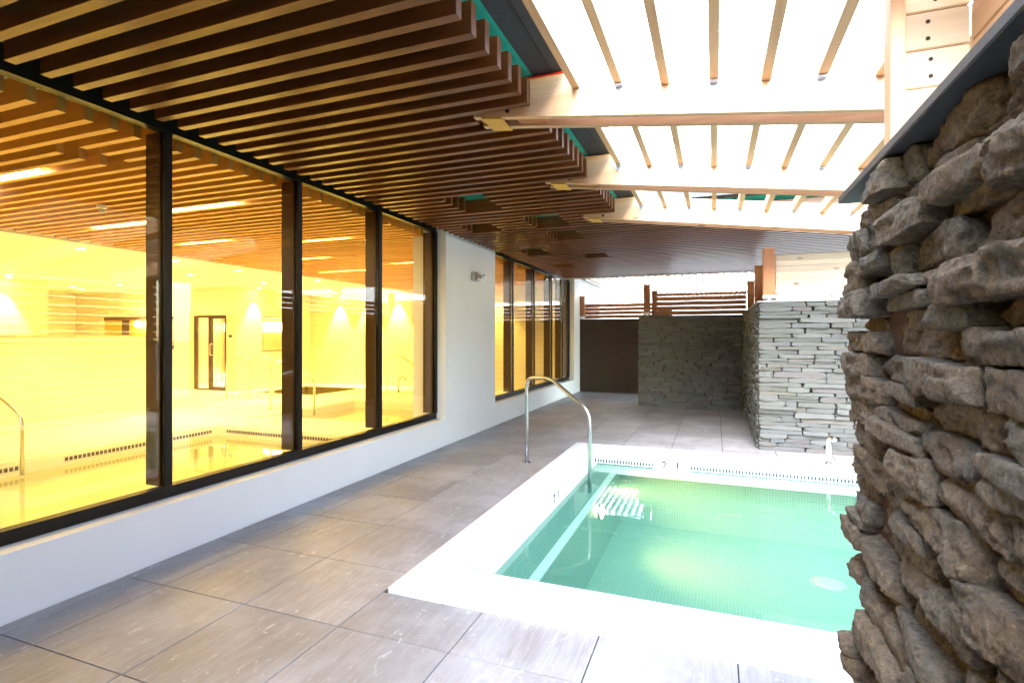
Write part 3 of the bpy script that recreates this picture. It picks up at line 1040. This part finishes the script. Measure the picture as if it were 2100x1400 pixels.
# ------------------------------------------------------------------ interior
def wallbox(name, *a, mat='wall_tile', label=None):
    o = box(name, *a, 0, 3.0, mat)
    return tag(o, kind='structure')
it = MB()
it.box(-18.5, -3.63, YB, 16.4, -.6, -.5)
ifl = tag(it.build('interior_floor_base', 'tile_joint'), kind='structure')
# pool positions
A = (-7.50, -4.35, -2.0, 6.35); B = (-7.60, -4.60, 7.55, 9.95); D = (-11.1, -9.1, 10.55, 12.35)
b = MB()
def slab(x0, x1, y0, y1): b.box(x0, x1, y0, y1, -.499, 0)
slab(-18.5, A[0], YB, 6.35); slab(A[1], -3.63, YB, 6.35); slab(A[0], A[1], YB, A[2])
slab(-18.5, -3.63, 6.3501, 7.55)
slab(-18.5, B[0], 7.5501, 9.95); slab(B[1], -3.63, 7.5501, 9.95)
slab(-18.5, -3.63, 9.9501, 10.55)
slab(-18.5, D[0], 10.5501, 12.35); slab(D[1], -3.63, 10.5501, 12.35)
slab(-18.5, -3.63, 12.3501, 16.4)
tag(b.build('interior_floor', 'interior_white'), kind='structure')
wallbox('interior_wall', -15.2, -15.0, YB, 8.0)
wallbox('interior_wall.001', -18.5, -15.201, 7.9, 8.05)
wallbox('interior_wall.002', -18.6, -18.5, 8.0, 16.4)
b = MB()
b.box(-18.5, -13.40, 10.60, 10.72, 0, 3.0); b.box(-12.23, -11.90, 10.60, 10.72, 0, 3.0); b.box(-13.40, -12.23, 10.60, 10.72, 2.02, 3.0)
tag(b.build('interior_wall.003', 'wall_tile'), kind='structure')
b = MB()
b.box(-12.0, -11.90, 10.721, 11.50, 0, 3.0); b.box(-12.0, -11.90, 12.35, 13.4, 0, 3.0)
b.box(-12.0, -11.90, 11.50, 12.35, 0, 1.03); b.box(-12.0, -11.90, 11.50, 12.35, 2.02, 3.0)
tag(b.build('interior_wall.004', 'wall_tile'), kind='structure')
wallbox('interior_wall.005', -18.5, -3.86, 13.4, 13.55)
wallbox('interior_wall.006', -18.5, -3.63, YB - .12, YB - .01)
box('interior_ceiling', -18.5, -8.45, YB, 13.4, 2.78, 2.90, 'interior_white'); tag(bpy.data.objects['interior_ceiling'], kind='structure')
box('interior_soffit', -8.449, -3.63, YB, 13.4, 3.0, 3.018, 'interior_white'); tag(bpy.data.objects['interior_soffit'], kind='structure')
# low wall with granite top
lw = thing('low_wall', 'low pale wall with a granite top beside the indoor pool', 'wall', (-10, 3, 0))
box('panel', -10.15, -9.95, YB, 6.95, 0, 1.44, 'wall_tile', lw)
box('top_slab', -10.19, -9.91, YB, 6.99, 1.4405, 1.475, 'granite', lw, bevel=.004)
# sauna beyond the door
b = MB()
b.box(-15.0, -12.001, 12.7, 12.8, 0, 3.0); b.box(-14.9, -14.8, 10.73, 12.69, 0, 3.0)
tag(b.build('sauna_wall', 'sauna_wood'), kind='structure')
for zz in (.02, 1.62):
    s = thing('glow_strip', ['bright light strip along the floor seen through the glass door', 'bright light strip high on the wall seen through the glass door'][zz > 1], 'lamp', (-13.4, 12.68, zz))
    box('diffuser', -14.7, -12.05, 12.66, 12.695, zz, zz + .26, 'lamp_warm', s)
# glass door
dr = thing('glass_door', 'bronze framed glass door with side light in the room behind the windows', 'door', (-12.8, 10.6, 0))
b = MB()
b.box(-13.40, -13.31, 10.58, 10.66, 0, 2.02); b.box(-12.86, -12.76, 10.58, 10.66, 0, 2.02); b.box(-12.265, -12.23, 10.58, 10.66, 0, 2.02)
b.box(-13.31, -12.86, 10.58, 10.66, 1.96, 2.02); b.box(-12.76, -12.265, 10.58, 10.66, 1.93, 2.02)
b.box(-13.31, -12.86, 10.58, 10.66, 0, .04); b.box(-12.76, -12.265, 10.58, 10.66, 0, .10)
b.build('frame', 'bronze_in', dr)
box('pane', -13.309, -12.861, 10.615, 10.623, .041, 1.959, 'door_glass', dr)
box('pane', -12.759, -12.266, 10.615, 10.623, .101, 1.929, 'door_glass', dr)
tube('handle', fillet([(-12.72, 10.58, .95), (-12.72, 10.52, .95), (-12.72, 10.52, 1.25), (-12.72, 10.58, 1.25)], .03), .012, 'steel', dr, 8)
wd = thing('sauna_window', 'bronze framed internal window beside the glass door', 'window', (-11.95, 11.9, 1.0))
b = MB()
b.box(-12.0, -11.89, 11.50, 12.35, 1.031, 1.06); b.box(-12.0, -11.89, 11.50, 12.35, 1.99, 2.019)
b.box(-12.0, -11.89, 11.501, 11.525, 1.061, 1.989); b.box(-12.0, -11.89, 12.325, 12.349, 1.061, 1.989)
b.build('frame', 'bronze_in', wd)
box('pane', -11.95, -11.944, 11.526, 12.324, 1.061, 1.989, 'door_glass', wd)
cp = thing('control_panel', 'small grey control panel on the wall beside the glass door', 'panel', (-12.07, 10.6, 1.5))
box('plate', -12.14, -11.97, 10.582, 10.599, 1.38, 1.54, 'white_plastic', cp, bevel=.004)
box('display', -12.115, -11.995, 10.577, 10.581, 1.425, 1.50, 'panel_dark', cp)
# window in the far recess
rw = thing('recess_window', 'dark framed internal window above the granite topped wall', 'window', (-16, 10.5, 1.4))
b = MB()
b.box(-17.1, -14.2, 10.55, 10.598, 1.93, 2.02); b.box(-16.3, -16.0, 10.55, 10.598, 1.2, 1.929); b.box(-17.1, -14.2, 10.55, 10.598, 1.1, 1.199)
b.build('frame', 'panel_dark', rw)
box('pane', -17.1, -16.301, 10.57, 10.59, 1.2, 1.929, 'brass_yellow', rw); box('pane', -15.999, -14.2, 10.57, 10.59, 1.2, 1.929, 'brass_yellow', rw)
rl = thing('globe_lamp', 'bright globe lamp reflected beside the recess window', 'lamp', (-15.2, 10.4, 1.8))
lathe('globe', [(.0, -.10), (.07, -.07), (.10, 0), (.07, .07), (.0, .10)], (-15.4, 10.42, 1.80), 'lamp_disc', rl)
lathe('arm', [(.02, 0), (.02, .1)], (-15.4, 10.45, 1.80), 'steel', rl, axis='y')
# indoor pools
def indoor_pool(label, x0, x1, y0, y1, mat='interior_white', grates=True, cop=True):
    t = thing('indoor_pool', label, 'pool', ((x0 + x1) / 2, (y0 + y1) / 2, 0))
    b = MB(); e = .0015
    b.box(x0 + e, x0 + .05, y0 + e, y1 - e, -.497, -.002); b.box(x1 - .05, x1 - e, y0 + e, y1 - e, -.497, -.002)
    b.box(x0 + .0501, x1 - .0501, y0 + e, y0 + .05, -.497, -.002); b.box(x0 + .0501, x1 - .0501, y1 - .05, y1 - e, -.497, -.002)
    b.box(x0 + .0501, x1 - .0501, y0 + .0501, y1 - .0501, -.497, -.45)
    b.build('basin', mat, t)
    raw('pool_surface', [(x0 + .05, y0 + .05, -.13), (x1 - .05, y0 + .05, -.13), (x1 - .05, y1 - .05, -.13), (x0 + .05, y1 - .05, -.13)], [(0, 1, 2, 3)], 'water_in', t)
    if cop:
        c = MB()
        c.box(x0 - .30, x0 + .01, y0 - .30, y1 + .30, .001, .025); c.box(x1 - .01, x1 + .30, y0 - .30, y1 + .30, .001, .025)
        c.box(x0 + .011, x1 - .011, y1 - .01, y1 + .30, .001, .025)
        c.build('coping', 'interior_white', t)
    if grates:
        def gr(horiz, a0, a1, c):
            b = MB(); n = int((a1 - a0) / .05)
            for k in range(n):
                p = a0 + .05 * k
                if horiz: b.box(p, p + .032, c - .006, c, -.075, -.03)
                else: b.box(c, c + .006, p, p + .032, -.075, -.03)
            b.build('gutter_slots', 'panel_dark', t)
        gr(False, y0 + .3, 3.75 if y1 < 7 else y1 - .3, x0 + .0505); gr(True, x0 + .25, x1 - .7, y1 - .0505)
        if y1 < 7: gr(False, 4.15, y1 - .1, x0 + .0505)
    return t
indoor_pool('large indoor pool with yellow lit water behind the nearest windows', *A)
indoor_pool('smaller indoor pool seen through the middle windows', *B, grates=False)
indoor_pool('small dark mosaic tub in the far corner of the room', *D, mat='dark_mosaic', grates=False)
# indoor rails and spouts
def irail(p, q, h, label): return handrail(p, q, h, .36, -.1, label, mat='steel', zbase=.0, flange=False)
irail((-7.95, 3.35), (-7.25, 3.62), .92, 'steel grab rail at the left edge of the large indoor pool')
irail((-10.85, 9.42), (-9.9, 9.9), .93, 'leftmost steel stair rail in front of the glass door')
irail((-10.35, 9.62), (-9.4, 10.2), .93, 'second steel stair rail right of the glass door')
irail((-8.22, 8.15), (-7.4, 8.45), .93, 'steel grab rail at the corner of the smaller indoor pool')
irail((-8.28, 12.24), (-7.0, 11.9), .93, 'steel grab rail far right inside the room')
spout((-7.85, 3.45, 0.025), (1, -.1), .40, 'curved steel water spout on the large indoor pool edge', mat='steel', reach=.3)
spout((-7.72, 11.95, 0.0), (1, -.3), .40, 'curved steel water spout far right inside the room', mat='steel', reach=.3)
# slats inside
sin = thing('indoor_slat_ceiling', 'warm lit wood slat ceiling inside the spa room', 'ceiling', (-6, 5, 2.8))
strips = [(-5.9, -4.9, 2), (-7.33, -6.15, 16), (-5.55, -4.55, 14), (-7.4, -6.45, 24), (-5.5, -4.75, 27), (-7.2, -6.2, 35), (-7.8, -6.55, 48), (-5.6, -4.6, 43), (-5.4, -4.4, -8)]
strips = [(a, c, P0 + PT * k + SW + .022) for a, c, k in [(-6.2, -5.2, 7), (-7.33, -6.15, 18), (-5.60, -4.55, 16), (-7.4, -6.45, 26), (-5.5, -4.75, 29), (-7.2, -6.2, 38), (-7.8, -6.55, 49), (-5.6, -4.6, 45), (-5.4, -4.4, -6)]]
k = -24
while True:
    y0 = P0 + PT * k
    k += 1
    if y0 > 13.2: break
    if y0 < YB + .05: continue
    segs = [(-8.40, -3.665)]
    if 2.40 < y0 < 2.90: segs = [(-8.40, -4.50), (-4.24, -3.665)]
    if 6.25 < y0 < 8.1: segs = [(-8.40, -3.90)]
    for (p, q) in segs:
        box('slat', p, q, y0, y0 + SW, ZS0, ZS1, 'slat_wood_lit', sin, endmat='slat_end')
WARM = (1.0, .63, .10)
def area(name, loc, sx, sy, e, rot=(0, 0, 0)):
    d = bpy.data.lights.new(name, 'AREA'); d.shape = 'RECTANGLE'; d.size = sx; d.size_y = sy; d.energy = e; d.color = WARM
    o = bpy.data.objects.new(name, d); C.objects.link(o); o.location = loc; o.rotation_euler = rot
    return o
names = ['over the near indoor pool edge', 'left of the first mullion', 'right of the first mullion', 'left of the second mullion low', 'beside the third mullion', 'deep in the room', 'far back in the room', 'above the smaller indoor pool', 'nearest the camera']
for i, (a, c, y) in enumerate(strips):
    t = thing('linear_lamp', 'glowing linear ceiling lamp between the indoor slats ' + names[i], 'lamp', ((a + c) / 2, y, 2.85), 'linear lamps between the indoor slats')
    box('housing', a, c, y, y + .05, 2.84, 2.90, 'white_plastic', t)
    box('diffuser', a + .01, c - .01, y + .004, y + .046, 2.818, 2.8395, 'lamp_warm', t)
    area('strip_light', ((a + c) / 2, y + .025, 2.81), c - a, .05, 2.5)
dl = [(-8.95, 5.2), (-8.8, 6.6), (-14.2, 6.85), (-10.5, 8.2), (-8.9, 8.0), (-10.4, 10.1), (-8.75, 10.1), (-10.75, 13.20), (-9.70, 13.20), (-8.65, 13.20), (-11.70, 11.2), (-14.80, 7.15), (-5.5, 13.05), (-9.2, 2.2), (-9.2, .2), (-16.5, 9.6), (-13.0, 9.4), (-12.6, 5.5), (-12.6, 2.5), (-6.2, 11.2), (-14.3, 9.2), (-15.8, 9.0)]  # last two added, like other deep ones, to brighten the dim interior
WASH = (7, 8, 9, 10, 11)
DLN = ['in the white ceiling just left of the first mullion', 'in the white ceiling behind the first mullion', 'high at the far left above the bright wall patch',
       'in the white ceiling above the glass door approach', 'in the white ceiling left of the second mullion', 'in front of the sauna window wall',
       'above the stair rails by the tub', 'lighting the left patch of the back wall', 'lighting the middle patch of the back wall', 'lighting the right patch of the back wall',
       'lighting the wall beside the sauna window', 'lighting the wall patch at the far left', 'near the second group of windows', 'over the walkway behind the large indoor pool',
       'over the walkway nearest the camera', 'in the recess behind the low wall', 'just in front of the glass door', 'behind the granite topped wall, farther one',
       'behind the granite topped wall, nearer one', 'beyond the smaller indoor pool', 'added to brighten the passage left of the glass door', 'added to brighten the passage by the recess window']
for i, (x, y) in enumerate(dl):
    zc = 2.779 if x < -8.45 else 2.86
    t = thing('downlight', 'round recessed downlight ' + DLN[i], 'lamp', (x, y, zc), 'recessed downlights in the spa room')
    lathe('trim', [(.075, 0), (.075, -.006), (.055, -.008), (.055, -.001)], (x, y, zc), 'white_plastic', t)
    lathe('lens', [(.052, 0), (.052, -.002), (.0, -.003)], (x, y, zc - .0012), 'lamp_disc', t)
    d = bpy.data.lights.new('downlight_lamp', 'SPOT'); d.energy = (110 if i in WASH else 46); d.color = WARM; d.spot_size = R(58 if i in WASH else 75); d.spot_blend = .5; d.shadow_soft_size = .05
    o = bpy.data.objects.new('downlight_lamp', d); C.objects.link(o); o.location = (x, y, zc - .02)
area('sauna_light', (-13.4, 11.7, 2.9), 1.5, .8, 25)
# smoke detectors on the ceiling inside
t = thing('smoke_detector', 'small white smoke detector under the indoor slats', 'detector', (-5.9, 3.6, 2.8))
lathe('base', [(.045, 0), (.045, -.03), (.03, -.035)], (-5.9, 3.62, 2.80), 'white_plastic', t)
lathe('sensor', [(.02, 0), (.025, -.03), (.01, -.05)], (-5.9, 3.62, 2.765), 'grey_plastic', t)
